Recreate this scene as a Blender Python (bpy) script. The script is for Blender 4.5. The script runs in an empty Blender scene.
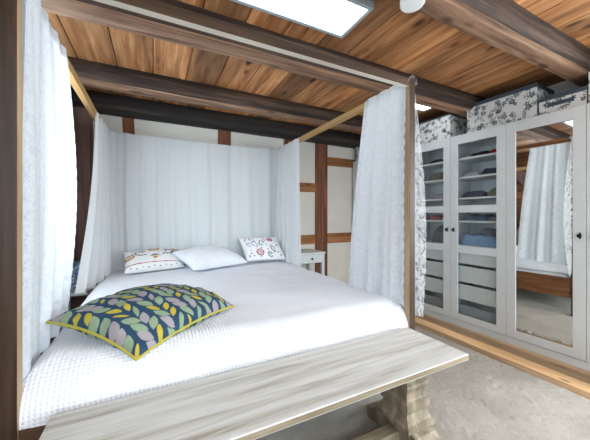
import bpy, bmesh, math, random
import numpy as np
from mathutils import Vector, Matrix
from math import sin, cos, pi, radians
C = bpy.context.scene.collection
random.seed(7); rng = np.random.default_rng(7)

# ------------------------------------------------------------------ camera, world, light, exposure
CAMZ = 1.17
cam_d = bpy.data.cameras.new('camera'); cam = bpy.data.objects.new('camera', cam_d); C.objects.link(cam)
cam.location = (0, 0, CAMZ); cam.rotation_euler = (pi/2, 0, -radians(26.7))
cam_d.sensor_width = 36; cam_d.lens = 36*282/590; cam_d.shift_y = -5/590; cam_d.clip_start = .02
bpy.context.scene.camera = cam
vs = bpy.context.scene.view_settings
bpy.context.scene.display_settings.display_device = 'sRGB'
vs.view_transform = 'Standard'; vs.look = 'None'; vs.gamma = 1; vs.use_curve_mapping = False
vs.exposure = 0.72
w = bpy.data.worlds.new('world'); bpy.context.scene.world = w; w.use_nodes = True
w.node_tree.nodes['Background'].inputs[0].default_value = (.72, .86, 1, 1)
w.node_tree.nodes['Background'].inputs[1].default_value = 1.0
XL, XR, YF, YB, ZC = -.76, 3.35, -1.3, 3.585, 2.39
def area(name, loc, rot, sx, sy, power, col):
    l = bpy.data.lights.new(name, 'AREA'); l.shape = 'RECTANGLE'; l.size = sx; l.size_y = sy
    l.energy = power; l.color = col
    o = bpy.data.objects.new(name, l); C.objects.link(o); o.location = loc; o.rotation_euler = rot
    return o
# soft sun, then fill lamps at unseen windows added to brighten the room
sun = bpy.data.lights.new('low_sun', 'SUN'); sun.energy = 1.15; sun.angle = radians(35); sun.color = (.88, .95, 1)
so = bpy.data.objects.new('low_sun', sun); C.objects.link(so); so.rotation_euler = (radians(90-17), 0, radians(6))
area('fill_front_left', (.30, YF-.06, 1.35), (pi/2, 0, 0), 1.9, 1.7, 6, (.90, .96, 1))
area('fill_front_right', (2.39, YF-.06, 1.35), (pi/2, 0, 0), 1.7, 1.7, 16, (.90, .96, 1))
area('fill_right', (XR+.06, -.45, 1.45), (pi/2, 0, pi/2), 1.2, 1.4, 60, (.90, .96, 1))
area('fill_side', (XL-.06, 2.21, 1.53), (pi/2, 0, -pi/2), .5, 1.1, 15, (.78, .91, 1))  # bluish fill lamp in the left window, sited to shine between the curtains
area('fill_near', (XL-.06, -.15, 1.45), (pi/2, 0, -pi/2), 1.5, 1.3, 7, (.86, .94, 1))

# ------------------------------------------------------------------ helpers
def lin(c):
    return tuple(((x/255)/12.92 if x/255 <= .04045 else ((x/255+.055)/1.055)**2.4) for x in c)
def rgba(c): return (*lin(c), 1)

class NT:
    def __init__(s, name):
        s.m = bpy.data.materials.new(name); s.m.use_nodes = True
        s.t = s.m.node_tree; s.b = s.t.nodes['Principled BSDF']; s.out = s.t.nodes['Material Output']
    def n(s, typ, **kw):
        nd = s.t.nodes.new(typ)
        for k, v in kw.items():
            if k.startswith('i_'):
                key = k[2:]; key = int(key) if key.isdigit() else key.replace('_', ' ')
                nd.inputs[key].default_value = v
            else: setattr(nd, k, v)
        return nd
    def l(s, a, b): s.t.links.new(a, b)
    def math(s, op, a, b=None):
        nd = s.n('ShaderNodeMath', operation=op)
        for i, v in enumerate((a, b)):
            if v is None: continue
            if isinstance(v, (int, float)): nd.inputs[i].default_value = v
            else: s.l(v, nd.inputs[i])
        return nd.outputs[0]
    def ramp(s, fac, stops):
        r = s.n('ShaderNodeValToRGB'); s.l(fac, r.inputs[0])
        el = r.color_ramp.elements
        while len(el) < len(stops): el.new(.5)
        for e, (p, c) in zip(el, stops): e.position = p; e.color = c if len(c) == 4 else rgba(c)
        return r.outputs[0]
    def mix(s, fac, a, b, mode='MIX'):
        m = s.n('ShaderNodeMix', data_type='RGBA', blend_type=mode)
        for i, v in ((0, fac), (6, a), (7, b)):
            if isinstance(v, (int, float)): m.inputs[i].default_value = v
            elif isinstance(v, tuple): m.inputs[i].default_value = v
            else: s.l(v, m.inputs[i])
        return m.outputs[2]
    def bump(s, h, strength=.3, dist=.01):
        b = s.n('ShaderNodeBump', i_Strength=strength, i_Distance=dist); s.l(h, b.inputs['Height'])
        s.l(b.outputs[0], s.b.inputs['Normal']); return b.outputs[0]
    def coord(s, which='Object', scale=(1, 1, 1), rnd=True):
        tc = s.n('ShaderNodeTexCoord'); mp = s.n('ShaderNodeMapping'); mp.inputs['Scale'].default_value = scale
        s.l(tc.outputs[which], mp.inputs['Vector'])
        if rnd:
            oi = s.n('ShaderNodeObjectInfo'); v = s.n('ShaderNodeVectorMath', operation='SCALE')
            v.inputs[0].default_value = (7.3, 11.1, 5.7); s.l(oi.outputs['Random'], v.inputs['Scale'])
            s.l(v.outputs[0], mp.inputs['Location'])
        return mp.outputs[0]

def plain(name, c, rough=.6, metal=0, bump=None, sheen=0):
    M = NT(name); M.b.inputs['Base Color'].default_value = rgba(c)
    M.b.inputs['Roughness'].default_value = rough; M.b.inputs['Metallic'].default_value = metal
    v = M.coord(); no = M.n('ShaderNodeTexNoise', i_Scale=(bump[0] if bump else 30), i_Detail=4.0); M.l(v, no.inputs['Vector'])
    col = M.mix(no.outputs[0], rgba(tuple(x*.95 for x in c)), rgba(tuple(min(255, x*1.03) for x in c)))
    M.l(col, M.b.inputs['Base Color'])
    if bump: M.bump(no.outputs[0], bump[1], bump[2])
    if sheen: M.b.inputs['Sheen Weight'].default_value = sheen
    return M.m

def wood(name, stops, axis='X', grain=28, rough=.6, bump=.4, plank=None, knots=0, bdist=.006, along=1.2, kr=1.0, var=.5):
    """streaky timber: grain runs along axis; plank=(axis, width) gives every board its own tone"""
    M = NT(name)
    sc = {'X': (along, grain, grain), 'Y': (grain, along, grain), 'Z': (grain, grain, along)}[axis]
    v = M.coord('Object', sc, rnd=plank is None)
    if plank:
        tc = M.n('ShaderNodeTexCoord'); sp = M.n('ShaderNodeSeparateXYZ'); M.l(tc.outputs['Object'], sp.inputs[0])
        pid = M.math('FLOOR', M.math('DIVIDE', sp.outputs[plank[0]], plank[1]))
        wn = M.n('ShaderNodeTexWhiteNoise', noise_dimensions='1D'); M.l(pid, wn.inputs['W'])
        ad = M.n('ShaderNodeVectorMath', operation='MULTIPLY_ADD'); M.l(wn.outputs['Color'], ad.inputs[0])
        ad.inputs[1].default_value = (40, 40, 40); M.l(v, ad.inputs[2]); v = ad.outputs[0]
    n1 = M.n('ShaderNodeTexNoise', i_Scale=1.0, i_Detail=7.0, i_Roughness=.62, i_Distortion=.5); M.l(v, n1.inputs['Vector'])
    col = M.ramp(n1.outputs[0], stops)
    v2 = M.coord('Object', {'X': (.5, 3, 3), 'Y': (3, .5, 3), 'Z': (3, 3, .5)}[axis], rnd=plank is None)
    n2 = M.n('ShaderNodeTexNoise', i_Scale=1.6, i_Detail=4.0, i_Roughness=.6); M.l(v2, n2.inputs['Vector'])
    br = M.ramp(n2.outputs[0], [(.3, (1-var, 1-var, 1-var, 1)), (.7, (1+var*.35, 1+var*.35, 1+var*.35, 1))])
    col = M.mix(1.0, col, br, 'MULTIPLY')
    if plank:
        pv = M.ramp(wn.outputs[0], [(0, (.55, .52, .50, 1)), (.5, (.95, .95, .95, 1)), (1, (1.3, 1.22, 1.12, 1))])
        col = M.mix(1.0, col, pv, 'MULTIPLY')
    if knots:
        vk = M.coord('Object', {'X': (2.2, 5, 5), 'Y': (5, 2.2, 5), 'Z': (5, 5, 2.2)}[axis], rnd=False)
        vo = M.n('ShaderNodeTexVoronoi', i_Scale=1.2, i_Randomness=1.0); M.l(vk, vo.inputs['Vector'])
        kf = M.ramp(vo.outputs['Distance'], [(.10*kr, (1, 1, 1, 1)), (.20*kr, (0, 0, 0, 1))])
        col = M.mix(M.math('MULTIPLY', kf, knots), col, rgba((62, 36, 20)))
    M.l(col, M.b.inputs['Base Color']); M.b.inputs['Roughness'].default_value = rough
    M.bump(n1.outputs[0], bump, bdist)
    return M.m

def attr_mat(name, rough=.85, bump=(220, .25, .002)):
    M = NT(name); a = M.n('ShaderNodeAttribute', attribute_name='Col'); M.l(a.outputs['Color'], M.b.inputs['Base Color'])
    M.b.inputs['Roughness'].default_value = rough
    v = M.coord(); no = M.n('ShaderNodeTexNoise', i_Scale=float(bump[0]), i_Detail=3.0); M.l(v, no.inputs['Vector'])
    M.bump(no.outputs[0], bump[1], bump[2]); M.b.inputs['Specular IOR Level'].default_value = .2
    return M.m

def curtain_mat(name, c, clear, lace):
    """thin woven cloth: diffuse + light coming through; lace holes where the 'lace' attribute is high"""
    M = NT(name); M.t.nodes.remove(M.b)
    d = M.n('ShaderNodeBsdfDiffuse'); d.inputs[0].default_value = rgba(c)
    tl = M.n('ShaderNodeBsdfTranslucent'); tl.inputs[0].default_value = rgba(c)
    tr = M.n('ShaderNodeBsdfTransparent')
    m1 = M.n('ShaderNodeMixShader', i_0=.24); M.l(d.outputs[0], m1.inputs[1]); M.l(tl.outputs[0], m1.inputs[2])
    if lace:      # denser and thinner threads of the woven motif
        uv0 = M.n('ShaderNodeUVMap', uv_map='UVMap'); nz = M.n('ShaderNodeTexNoise', i_Scale=48.0, i_Detail=3.0, i_Distortion=1.0); M.l(uv0.outputs[0], nz.inputs['Vector'])
        cc = M.ramp(nz.outputs[0], [(.42, tuple(x*.96 for x in c)), (.55, c)]); M.l(cc, d.inputs[0])
    m2 = M.n('ShaderNodeMixShader'); M.l(m1.outputs[0], m2.inputs[1]); M.l(tr.outputs[0], m2.inputs[2])
    if lace:
        uv = M.n('ShaderNodeUVMap', uv_map='UVMap')
        mp = M.n('ShaderNodeMapping'); mp.inputs['Scale'].default_value = (1, 1, 1); M.l(uv.outputs[0], mp.inputs[0])
        v1 = M.n('ShaderNodeTexVoronoi', feature='DISTANCE_TO_EDGE', i_Scale=26.0); M.l(mp.outputs[0], v1.inputs['Vector'])
        no = M.n('ShaderNodeTexNoise', i_Scale=22.0, i_Detail=3.0, i_Distortion=1.2); M.l(mp.outputs[0], no.inputs['Vector'])
        vein = M.ramp(v1.outputs['Distance'], [(.03, (0, 0, 0, 1)), (.10, (1, 1, 1, 1))])
        flo = M.ramp(no.outputs[0], [(.47, (0, 0, 0, 1)), (.55, (1, 1, 1, 1))])
        holes = M.math('MULTIPLY', vein, flo)
        a = M.n('ShaderNodeAttribute', attribute_name='lace')
        amt = M.math('ADD', M.math('MULTIPLY', a.outputs['Fac'], .12), lace)
        fac = M.math('ADD', M.math('MULTIPLY', holes, amt), clear)
        M.l(M.math('MINIMUM', fac, .9), m2.inputs[0])
    else: m2.inputs[0].default_value = clear
    M.l(m2.outputs[0], M.out.inputs['Surface'])
    return M.m

# ---- mesh helpers
def new_obj(name, me, parent=None, loc=(0, 0, 0), rotz=0):
    o = bpy.data.objects.new(name, me); C.objects.link(o); o.location = loc; o.rotation_euler = (0, 0, rotz)
    if parent: o.parent = parent
    return o
def obj(name, bm, mats, parent=None, loc=(0, 0, 0), rotz=0, smooth=False):
    me = bpy.data.meshes.new(name); bmesh.ops.recalc_face_normals(bm, faces=bm.faces); bm.to_mesh(me); bm.free()
    for m in (mats if isinstance(mats, (list, tuple)) else [mats]): me.materials.append(m)
    if smooth:
        for p in me.polygons: p.use_smooth = True
        if smooth == 'auto': 
            me.set_sharp_from_angle(angle=radians(40))
    return new_obj(name, me, parent, loc, rotz)
def tag(o, label, cat, group=None, kind=None):
    o['label'] = label; o['category'] = cat
    if group: o['group'] = group
    if kind: o['kind'] = kind
    return o
def thing(name, label, cat, loc=(0, 0, 0), rotz=0, group=None):
    return tag(new_obj(name, None, None, loc, rotz), label, cat, group)
def struct(name, bm, mats, loc=(0, 0, 0), smooth=False):
    o = obj(name, bm, mats, None, loc, 0, smooth); o['kind'] = 'structure'; return o
def BM(): return bmesh.new()
def box(bm, lo, hi, bev=0, mat=0, rot=None, piv=None, facemat=None):
    r = bmesh.ops.create_cube(bm, size=1); vs_ = r['verts']
    lo = Vector(lo); hi = Vector(hi); c = (lo+hi)/2; d = hi-lo
    for v in vs_: v.co = Vector((v.co.x*d.x, v.co.y*d.y, v.co.z*d.z))+c
    fs = {f for v in vs_ for f in v.link_faces}
    for f in fs:
        f.material_index = mat; f.normal_update()
        if facemat:
            n = f.normal; ax = max(range(3), key=lambda i: abs(n[i])); key = 'xyz'[ax] + ('+' if n[ax] > 0 else '-')
            if key in facemat: f.material_index = facemat[key]
    if bev:
        es = list({e for v in vs_ for e in v.link_edges})
        rr = bmesh.ops.bevel(bm, geom=es, offset=bev, segments=2, affect='EDGES', profile=.5)
        vs_ = list({v for f in rr['faces'] for v in f.verts} | {v for v in vs_ if v.is_valid})
    if rot is not None:
        p = Vector(piv) if piv else c
        bmesh.ops.rotate(bm, verts=vs_, cent=p, matrix=rot)
    return bm
def tube(bm, pts, r, n=8, closed=False):
    pts = [Vector(p) for p in pts]; N = len(pts); rings = []
    for i, p in enumerate(pts):
        a = pts[(i-1) % N] if (closed or i > 0) else p; b = pts[(i+1) % N] if (closed or i < N-1) else p
        t = (b-a).normalized(); up = Vector((0, 0, 1)) if abs(t.z) < .9 else Vector((1, 0, 0))
        x = t.cross(up).normalized(); y = t.cross(x)
        rings.append([bm.verts.new(p+(x*cos(2*pi*k/n)+y*sin(2*pi*k/n))*r) for k in range(n)])
    for i in range(N if closed else N-1):
        A, B = rings[i], rings[(i+1) % N]
        for k in range(n): bm.faces.new((A[k], A[(k+1) % n], B[(k+1) % n], B[k]))
    if not closed: bm.faces.new(rings[0]); bm.faces.new(rings[-1])
    return bm
def lathe(bm, prof, n=24, c=(0, 0, 0)):
    rings = [[bm.verts.new((c[0]+r*cos(2*pi*k/n), c[1]+r*sin(2*pi*k/n), c[2]+z)) for k in range(n)] for r, z in prof]
    for A, B in zip(rings, rings[1:]):
        for k in range(n): bm.faces.new((A[k], A[(k+1) % n], B[(k+1) % n], B[k]))
    bm.faces.new(rings[0]); bm.faces.new(rings[-1]); return bm
def grid_mesh(name, P, mat, parent=None, loc=(0, 0, 0), rotz=0, uv=None, col=None, attrs=None, smooth=True, close=None):
    """P: (n,m,3) array -> one mesh; uv (n,m,2), col (n,m,3) linear colours, attrs name->(n,m)"""
    n, m, _ = P.shape; idx = np.arange(n*m).reshape(n, m)
    F = np.stack([idx[:-1, :-1], idx[1:, :-1], idx[1:, 1:], idx[:-1, 1:]], -1).reshape(-1, 4)
    return raw_mesh(name, P.reshape(-1, 3), F, mat, parent, loc, rotz, None if uv is None else uv.reshape(-1, 2),
                    None if col is None else col.reshape(-1, 3), {k: a.reshape(-1) for k, a in (attrs or {}).items()}, smooth)
def raw_mesh(name, V, F, mat, parent=None, loc=(0, 0, 0), rotz=0, uv=None, col=None, attrs=None, smooth=True):
    me = bpy.data.meshes.new(name); F = np.asarray(F, dtype=np.int32)
    me.vertices.add(len(V)); me.vertices.foreach_set('co', np.asarray(V, dtype=np.float32).ravel())
    me.loops.add(F.size); me.loops.foreach_set('vertex_index', F.ravel())
    me.polygons.add(len(F)); me.polygons.foreach_set('loop_start', np.arange(0, F.size, 4, dtype=np.int32))
    me.polygons.foreach_set('loop_total', np.full(len(F), 4, dtype=np.int32))
    me.update(calc_edges=True)
    if smooth: me.polygons.foreach_set('use_smooth', np.ones(len(F), dtype=bool))
    if uv is not None:
        l = me.uv_layers.new(name='UVMap'); l.data.foreach_set('uv', uv[F.ravel()].astype(np.float32).ravel())
    if col is not None:
        a = me.color_attributes.new('Col', 'FLOAT_COLOR', 'POINT')
        a.data.foreach_set('color', np.concatenate([col, np.ones((len(col), 1))], 1).astype(np.float32).ravel())
    for k, v in (attrs or {}).items():
        a = me.attributes.new(k, 'FLOAT', 'POINT'); a.data.foreach_set('value', v.astype(np.float32))
    me.materials.append(mat); me.validate()
    return new_obj(name, me, parent, loc, rotz)
def snoise(x, y, seed, f=1.0, oct=4):
    r = np.random.default_rng(seed); out = np.zeros_like(x, dtype=float); a = 1.0
    for o in range(oct):
        for _ in range(3):
            th = r.uniform(0, 2*pi); k = f*(2**o)*r.uniform(.7, 1.3)
            out += a*np.sin(k*(x*cos(th)+y*sin(th))+r.uniform(0, 2*pi))/3
        a *= .55
    return out

# ------------------------------------------------------------------ materials
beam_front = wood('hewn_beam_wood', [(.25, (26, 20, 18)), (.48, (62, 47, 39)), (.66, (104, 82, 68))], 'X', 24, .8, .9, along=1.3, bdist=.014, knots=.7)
beam_under = wood('pale_beam_wood', [(.28, (74, 52, 40)), (.42, (136, 102, 80)), (.52, (160, 124, 98)), (.7, (196, 162, 134))], 'X', 22, .75, .8, along=1.4, bdist=.012, knots=.8)  # paler wood tone on the beam undersides
beam_black = wood('black_beam_wood', [(.25, (22, 19, 19)), (.5, (46, 41, 40)), (.75, (88, 76, 68))], 'X', 14, .85, .8, along=.8, bdist=.012)  # near-black wood tone for the rear beam
ceil_wood = wood('ceiling_board_wood', [(.28, (104, 64, 34)), (.42, (172, 115, 70)), (.55, (200, 144, 94)), (.7, (226, 178, 126))], 'Y', 20, .6, .4, plank=(0, .262), knots=.95, along=1.5)
timber = wood('wall_timber_wood', [(.25, (74, 44, 30)), (.5, (122, 76, 52)), (.75, (160, 108, 74))], 'Z', 16, .75, .7, along=1, knots=.6)
timber_h = wood('wall_rail_wood', [(.25, (110, 66, 36)), (.5, (168, 112, 66)), (.75, (196, 142, 92))], 'X', 16, .75, .6, along=1, knots=.6)
log_wood = wood('log_wall_wood', [(.25, (62, 38, 26)), (.5, (120, 78, 48)), (.75, (168, 116, 72))], 'Y', 12, .75, .8, along=.9, plank=(2, .235), knots=.6)
dark_timber = wood('dark_post_wood', [(.25, (84, 62, 56)), (.5, (130, 102, 92)), (.75, (160, 128, 114))], 'Z', 14, .8, .7, along=.9)
walnut_z = wood('walnut_stain_upright', [(.25, (34, 22, 14)), (.5, (60, 42, 28)), (.75, (88, 64, 45))], 'Z', 30, .5, .15, along=1.6)
walnut_x = wood('walnut_stain_lengthwise', [(.25, (46, 32, 24)), (.5, (78, 58, 42)), (.75, (106, 82, 60))], 'X', 20, .5, .15, along=1.6)
walnut_y = wood('walnut_stain_side', [(.25, (70, 40, 24)), (.5, (124, 78, 46)), (.75, (164, 112, 70))], 'Y', 20, .5, .15, along=2.5)
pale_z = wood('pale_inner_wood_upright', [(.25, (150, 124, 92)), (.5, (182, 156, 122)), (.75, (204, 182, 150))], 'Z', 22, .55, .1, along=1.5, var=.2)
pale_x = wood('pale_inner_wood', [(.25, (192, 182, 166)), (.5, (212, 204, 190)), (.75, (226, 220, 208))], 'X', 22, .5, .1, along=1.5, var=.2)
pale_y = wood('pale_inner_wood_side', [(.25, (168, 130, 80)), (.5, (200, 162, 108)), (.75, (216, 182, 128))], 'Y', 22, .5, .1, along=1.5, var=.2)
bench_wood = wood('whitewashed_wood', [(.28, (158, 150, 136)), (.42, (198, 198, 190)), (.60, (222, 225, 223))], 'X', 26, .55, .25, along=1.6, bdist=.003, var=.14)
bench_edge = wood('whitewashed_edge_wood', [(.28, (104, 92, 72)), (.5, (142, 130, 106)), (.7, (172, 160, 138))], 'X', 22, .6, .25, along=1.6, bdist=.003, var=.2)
bench_leg = wood('grey_brown_leg_wood', [(.28, (106, 94, 78)), (.5, (150, 138, 118)), (.7, (184, 172, 152))], 'Z', 20, .6, .3, along=1.6, bdist=.003, var=.25)
pine = wood('pine_floor_wood', [(.25, (206, 164, 114)), (.5, (232, 196, 148)), (.75, (242, 212, 172))], 'Y', 20, .4, .12, plank=(0, .135), knots=.6, along=1.0, bdist=.003, kr=.55)
plaster = plain('white_plaster', (232, 229, 220), .9, 0, (5, .35, .02))
white = plain('white_lacquer', (220, 228, 231), .38, 0, (5, .01, .001))
white_in = plain('white_carcass_board', (226, 230, 230), .5)
black = plain('black_metal', (28, 28, 30), .4, .6)
gap_dark = plain('dark_gap', (30, 26, 24), .9)
plastic = plain('white_plastic', (226, 230, 232), .4)
linen = plain('white_bed_linen', (232, 236, 242), .9, 0, (14, .35, .02), .1)
linen_plain = plain('white_pillow_cotton', (234, 239, 247), .9, 0, (9, .45, .02), .1)
piping_m = plain('yellow_piping', (176, 166, 66), .7, 0, (300, .3, .002))
lid_blue = plain('dark_slate_lid', (62, 76, 88), .6, 0, (90, .1, .002))
panel_frame = plain('grey_panel_frame', (150, 166, 174), .45)
drawer_white = plain('white_drawer_front', (224, 228, 226), .45)
smoke_grey = plain('smoked_bin_plastic', (150, 158, 160), .3)
cushion_m = attr_mat('leaf_print_cotton', .85, (26, .5, .012))
embroid_m = attr_mat('embroidered_cotton', .9, (16, .4, .012))
floral_m = attr_mat('floral_paper', .75, (120, .1, .001))
sheer_m = curtain_mat('white_voile', (238, 243, 246), .05, 0)
head_m = curtain_mat('white_head_voile', (236, 242, 246), .07, 0)
lace_m = curtain_mat('white_lace', (230, 237, 244), .002, .004)
lace_thin = curtain_mat('thin_white_lace', (232, 236, 240), .48, .30)
M = NT('led_diffuser'); M.b.inputs['Base Color'].default_value = (.9, .9, .9, 1)
M.b.inputs['Emission Color'].default_value = (.93, .975, 1, 1); M.b.inputs['Emission Strength'].default_value = 3.7; led_m = M.m
M = NT('cabinet_glass'); M.t.nodes.remove(M.b)
tr = M.n('ShaderNodeBsdfTransparent'); tr.inputs[0].default_value = (.955, .975, .98, 1); gl = M.n('ShaderNodeBsdfGlossy', i_Roughness=.02)
lw = M.n('ShaderNodeLayerWeight', i_Blend=.5); fr = M.math('ADD', M.math('MULTIPLY', M.math('POWER', lw.outputs['Facing'], 4.0), .35), .02); mx = M.n('ShaderNodeMixShader'); M.l(fr, mx.inputs[0]); M.l(tr.outputs[0], mx.inputs[1]); M.l(gl.outputs[0], mx.inputs[2])
M.l(mx.outputs[0], M.out.inputs['Surface']); glass_m = M.m
M = NT('window_glass'); M.t.nodes.remove(M.b)
tr = M.n('ShaderNodeBsdfTransparent'); gl = M.n('ShaderNodeBsdfGlossy', i_Roughness=.02)
mx = M.n('ShaderNodeMixShader', i_0=.05); M.l(tr.outputs[0], mx.inputs[1]); M.l(gl.outputs[0], mx.inputs[2])
M.l(mx.outputs[0], M.out.inputs['Surface']); pane_m = M.m
M = NT('mirror_glass'); M.b.inputs['Base Color'].default_value = (.90, .92, .90, 1); M.b.inputs['Metallic'].default_value = 1; M.b.inputs['Roughness'].default_value = .015; mirror_m = M.m
# waffle-weave coverlet
M = NT('waffle_weave'); uv = M.n('ShaderNodeUVMap', uv_map='UVMap'); sp = M.n('ShaderNodeSeparateXYZ'); M.l(uv.outputs[0], sp.inputs[0])
M.b.inputs['Base Color'].default_value = rgba((228, 233, 240)); M.b.inputs['Roughness'].default_value = .9
M.b.inputs['Specular IOR Level'].default_value = .15
waffle_m = M.m
# rug
M = NT('shaggy_wool'); v = M.coord(rnd=False)
n1 = M.n('ShaderNodeTexNoise', i_Scale=420.0, i_Detail=2.0, i_Roughness=.6); M.l(v, n1.inputs['Vector'])
n2 = M.n('ShaderNodeTexNoise', i_Scale=3.0, i_Detail=3.0); M.l(v, n2.inputs['Vector'])
col = M.ramp(n1.outputs[0], [(.3, (160, 155, 146)), (.5, (198, 195, 187)), (.7, (220, 218, 212))])
col = M.mix(.35, col, M.ramp(n2.outputs[0], [(.35, (160, 152, 138)), (.6, (226, 225, 223))]), 'MULTIPLY')
M.l(col, M.b.inputs['Base Color']); M.b.inputs['Roughness'].default_value = 1; M.b.inputs['Specular IOR Level'].default_value = 0
M.bump(n1.outputs[0], .5, .004); rug_m = M.m

# ------------------------------------------------------------------ room shell
bm = BM()
x = XL-.3
while x < XR+.1:                       # wide ceiling boards, running front to back
    x0 = math.floor(x/.262+1e-6)*.262
    box(bm, (x0+.003, YF, ZC), (x0+.259, YB+.05, ZC+.03), .003); x += .262
box(bm, (XL-.2, YF-.1, ZC+.03), (XR+.2, YB+.2, ZC+.12), 0, 1)
struct('ceiling', bm, [ceil_wood, gap_dark])
bm = BM(); i = math.floor((XL-.1)/.135)
while i*.135 < XR+.1:
    box(bm, (i*.135+.001, YF-.1, -.03), (i*.135+.134, YB+.1, 0), .0015); i += 1
box(bm, (XL-.2, YF-.1, -.1), (XR+.2, YB+.2, -.03), 0, 1)
struct('floor', bm, [pine, gap_dark])
bm = BM(); box(bm, (XL-.2, YB, 0), (XR+.2, YB+.15, ZC+.03)); struct('wall_back', bm, plaster)
def wall_with_holes(name, a0, a1, holes, place, mat):
    """holes: (lo, hi, z0, z1) along the wall"""
    bm = BM(); cur = a0
    for lo, hi, z0, z1 in holes:
        if lo > cur: place(bm, cur, lo, 0, ZC+.03)
        place(bm, lo, hi, 0, z0); place(bm, lo, hi, z1, ZC+.03); cur = hi
    place(bm, cur, a1, 0, ZC+.03); return struct(name, bm, mat)
wall_with_holes('wall_front', XL, XR, [(-.72, 1.32, .40, 2.28), (1.50, 3.28, .40, 2.28)],
                lambda bm, a, b, z0, z1: box(bm, (a, YF-.15, z0), (b, YF, z1)), plaster)
wall_with_holes('wall_right', YF-.1, YB, [(-1.1, .2, .7, 2.15)], lambda bm, a, b, z0, z1: box(bm, (XR, a, z0), (XR+.15, b, z1)), plaster)
# left wall: horizontal squared logs, holes for the unseen windows
bm = BM(); zs = np.arange(0, 11)*.235
for z in zs:
    z1 = min(z+.229, ZC+.03)
    if z >= ZC: break
    segs = [(YF, YB)] if (z1 <= .95 or z >= 2.1) else [(YF, -1.0), (.70, 1.94), (2.48, YB)]
    for a, b in segs: box(bm, (XL-.15, a, z+.004), (XL+random.uniform(-.006, .01), b, z1), .008)
box(bm, (XL-.17, YF, 0), (XL-.13, -1.0, ZC)); box(bm, (XL-.17, .70, 0), (XL-.13, 1.94, ZC)); box(bm, (XL-.17, -1.0, 0), (XL-.13, .70, .93)); box(bm, (XL-.17, -1.0, 2.1), (XL-.13, .70, ZC)); box(bm, (XL-.17, 2.48, 0), (XL-.13, YB, ZC)); box(bm, (XL-.17, 1.94, 0), (XL-.13, 2.48, .93)); box(bm, (XL-.17, 1.94, 2.1), (XL-.13, 2.48, ZC))
struct('wall_left', bm, log_wood)
def window(name, axis, c, a0, a1, z0, z1):
    bm = BM(); t = .06
    def B(al, ah, zl, zh, d=.05):
        if axis == 'y': box(bm, (al, c-.1, zl), (ah, c-.1+d, zh), .004)
        else: box(bm, (c-.1, al, zl), (c-.1+d, ah, zh), .004)
    B(a0, a0+t, z0, z1); B(a1-t, a1, z0, z1); B(a0+t, a1-t, z0, z0+t); B(a0+t, a1-t, z1-t, z1)
    m = (a0+a1)/2; B(m-.02, m+.02, z0+t, z1-t)
    o = struct(name, bm, white)
    bm = BM(); p = .004
    for l, r in ((a0+t, m-.02), (m+.02, a1-t)):
        if axis == 'y': box(bm, (l, c-.085, z0+t), (r, c-.085+p, z1-t))
        else: box(bm, (c-.085, l, z0+t), (c-.085+p, r, z1-t))
    pn = obj('window_pane', bm, pane_m, o); return o
window('unseen_window_1', 'y', YF-.03, -.72, 1.32, .40, 2.28); window('unseen_window_2', 'y', YF-.03, 1.50, 3.28, .40, 2.28)  # unseen front windows, added to let in fill light
window('unseen_window_3', 'x', XL-.03, 1.94, 2.48, .94, 2.11)  # unseen left window, inferred from the bluish curtain, moved to light the bed

window('unseen_window_5', 'x', XL-.03, -1.0, .70, .94, 2.11)  # unseen window added beside the camera to light wardrobes and bench
window('unseen_window_4', 'x', XR+.13, -1.1, .2, .7, 2.15)  # unseen window added in the right wall for more room light
# ceiling beams (front face y0, rear y1), slightly hewn
def beam(name, y0, y1, z0, front, under, seed, z1=ZC+.01):
    n = 90; xs = np.linspace(XL-.05, XR+.05, n); r = 7
    dv = lambda s, f, a: a*snoise(xs, xs*0, seed+s, f, 4)
    a, b, c, d = dv(1, 2.2, .010), dv(2, 2.5, .010), dv(3, 2.2, .008), dv(4, 2.6, .006)
    ch = .022
    prof = [(y0+a, z1+0*xs), (y0+a+.004*snoise(xs, xs, seed+9, 9), (z0+z1)/2+0*xs), (y0+a, z0+ch+c), (y0+a+ch, z0+c), ((y0+y1)/2+a, z0+d), (y1+b-ch, z0+c*.7), (y1+b, z0+ch+c*.7), (y1+b, z1+0*xs)]
    V = np.stack([np.stack([xs, np.broadcast_to(p, xs.shape), np.broadcast_to(q, xs.shape)], -1) for p, q in prof], 1)
    bm = BM(); vv = [[bm.verts.new(V[i, j]) for j in range(len(prof))] for i in range(n)]
    for i in range(n-1):
        for j in range(len(prof)-1):
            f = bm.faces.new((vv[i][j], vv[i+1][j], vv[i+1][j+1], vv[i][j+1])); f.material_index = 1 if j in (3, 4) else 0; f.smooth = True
        f = bm.faces.new((vv[i][-1], vv[i+1][-1], vv[i+1][0], vv[i][0]))
    bm.faces.new(vv[0]); bm.faces.new(vv[-1][::-1])
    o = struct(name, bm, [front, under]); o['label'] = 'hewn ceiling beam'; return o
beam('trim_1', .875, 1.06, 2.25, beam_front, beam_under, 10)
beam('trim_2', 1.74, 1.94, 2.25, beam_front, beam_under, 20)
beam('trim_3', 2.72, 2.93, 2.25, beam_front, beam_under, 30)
beam('trim_4', 3.36, YB, 2.225, beam_black, beam_black, 40)
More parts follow.
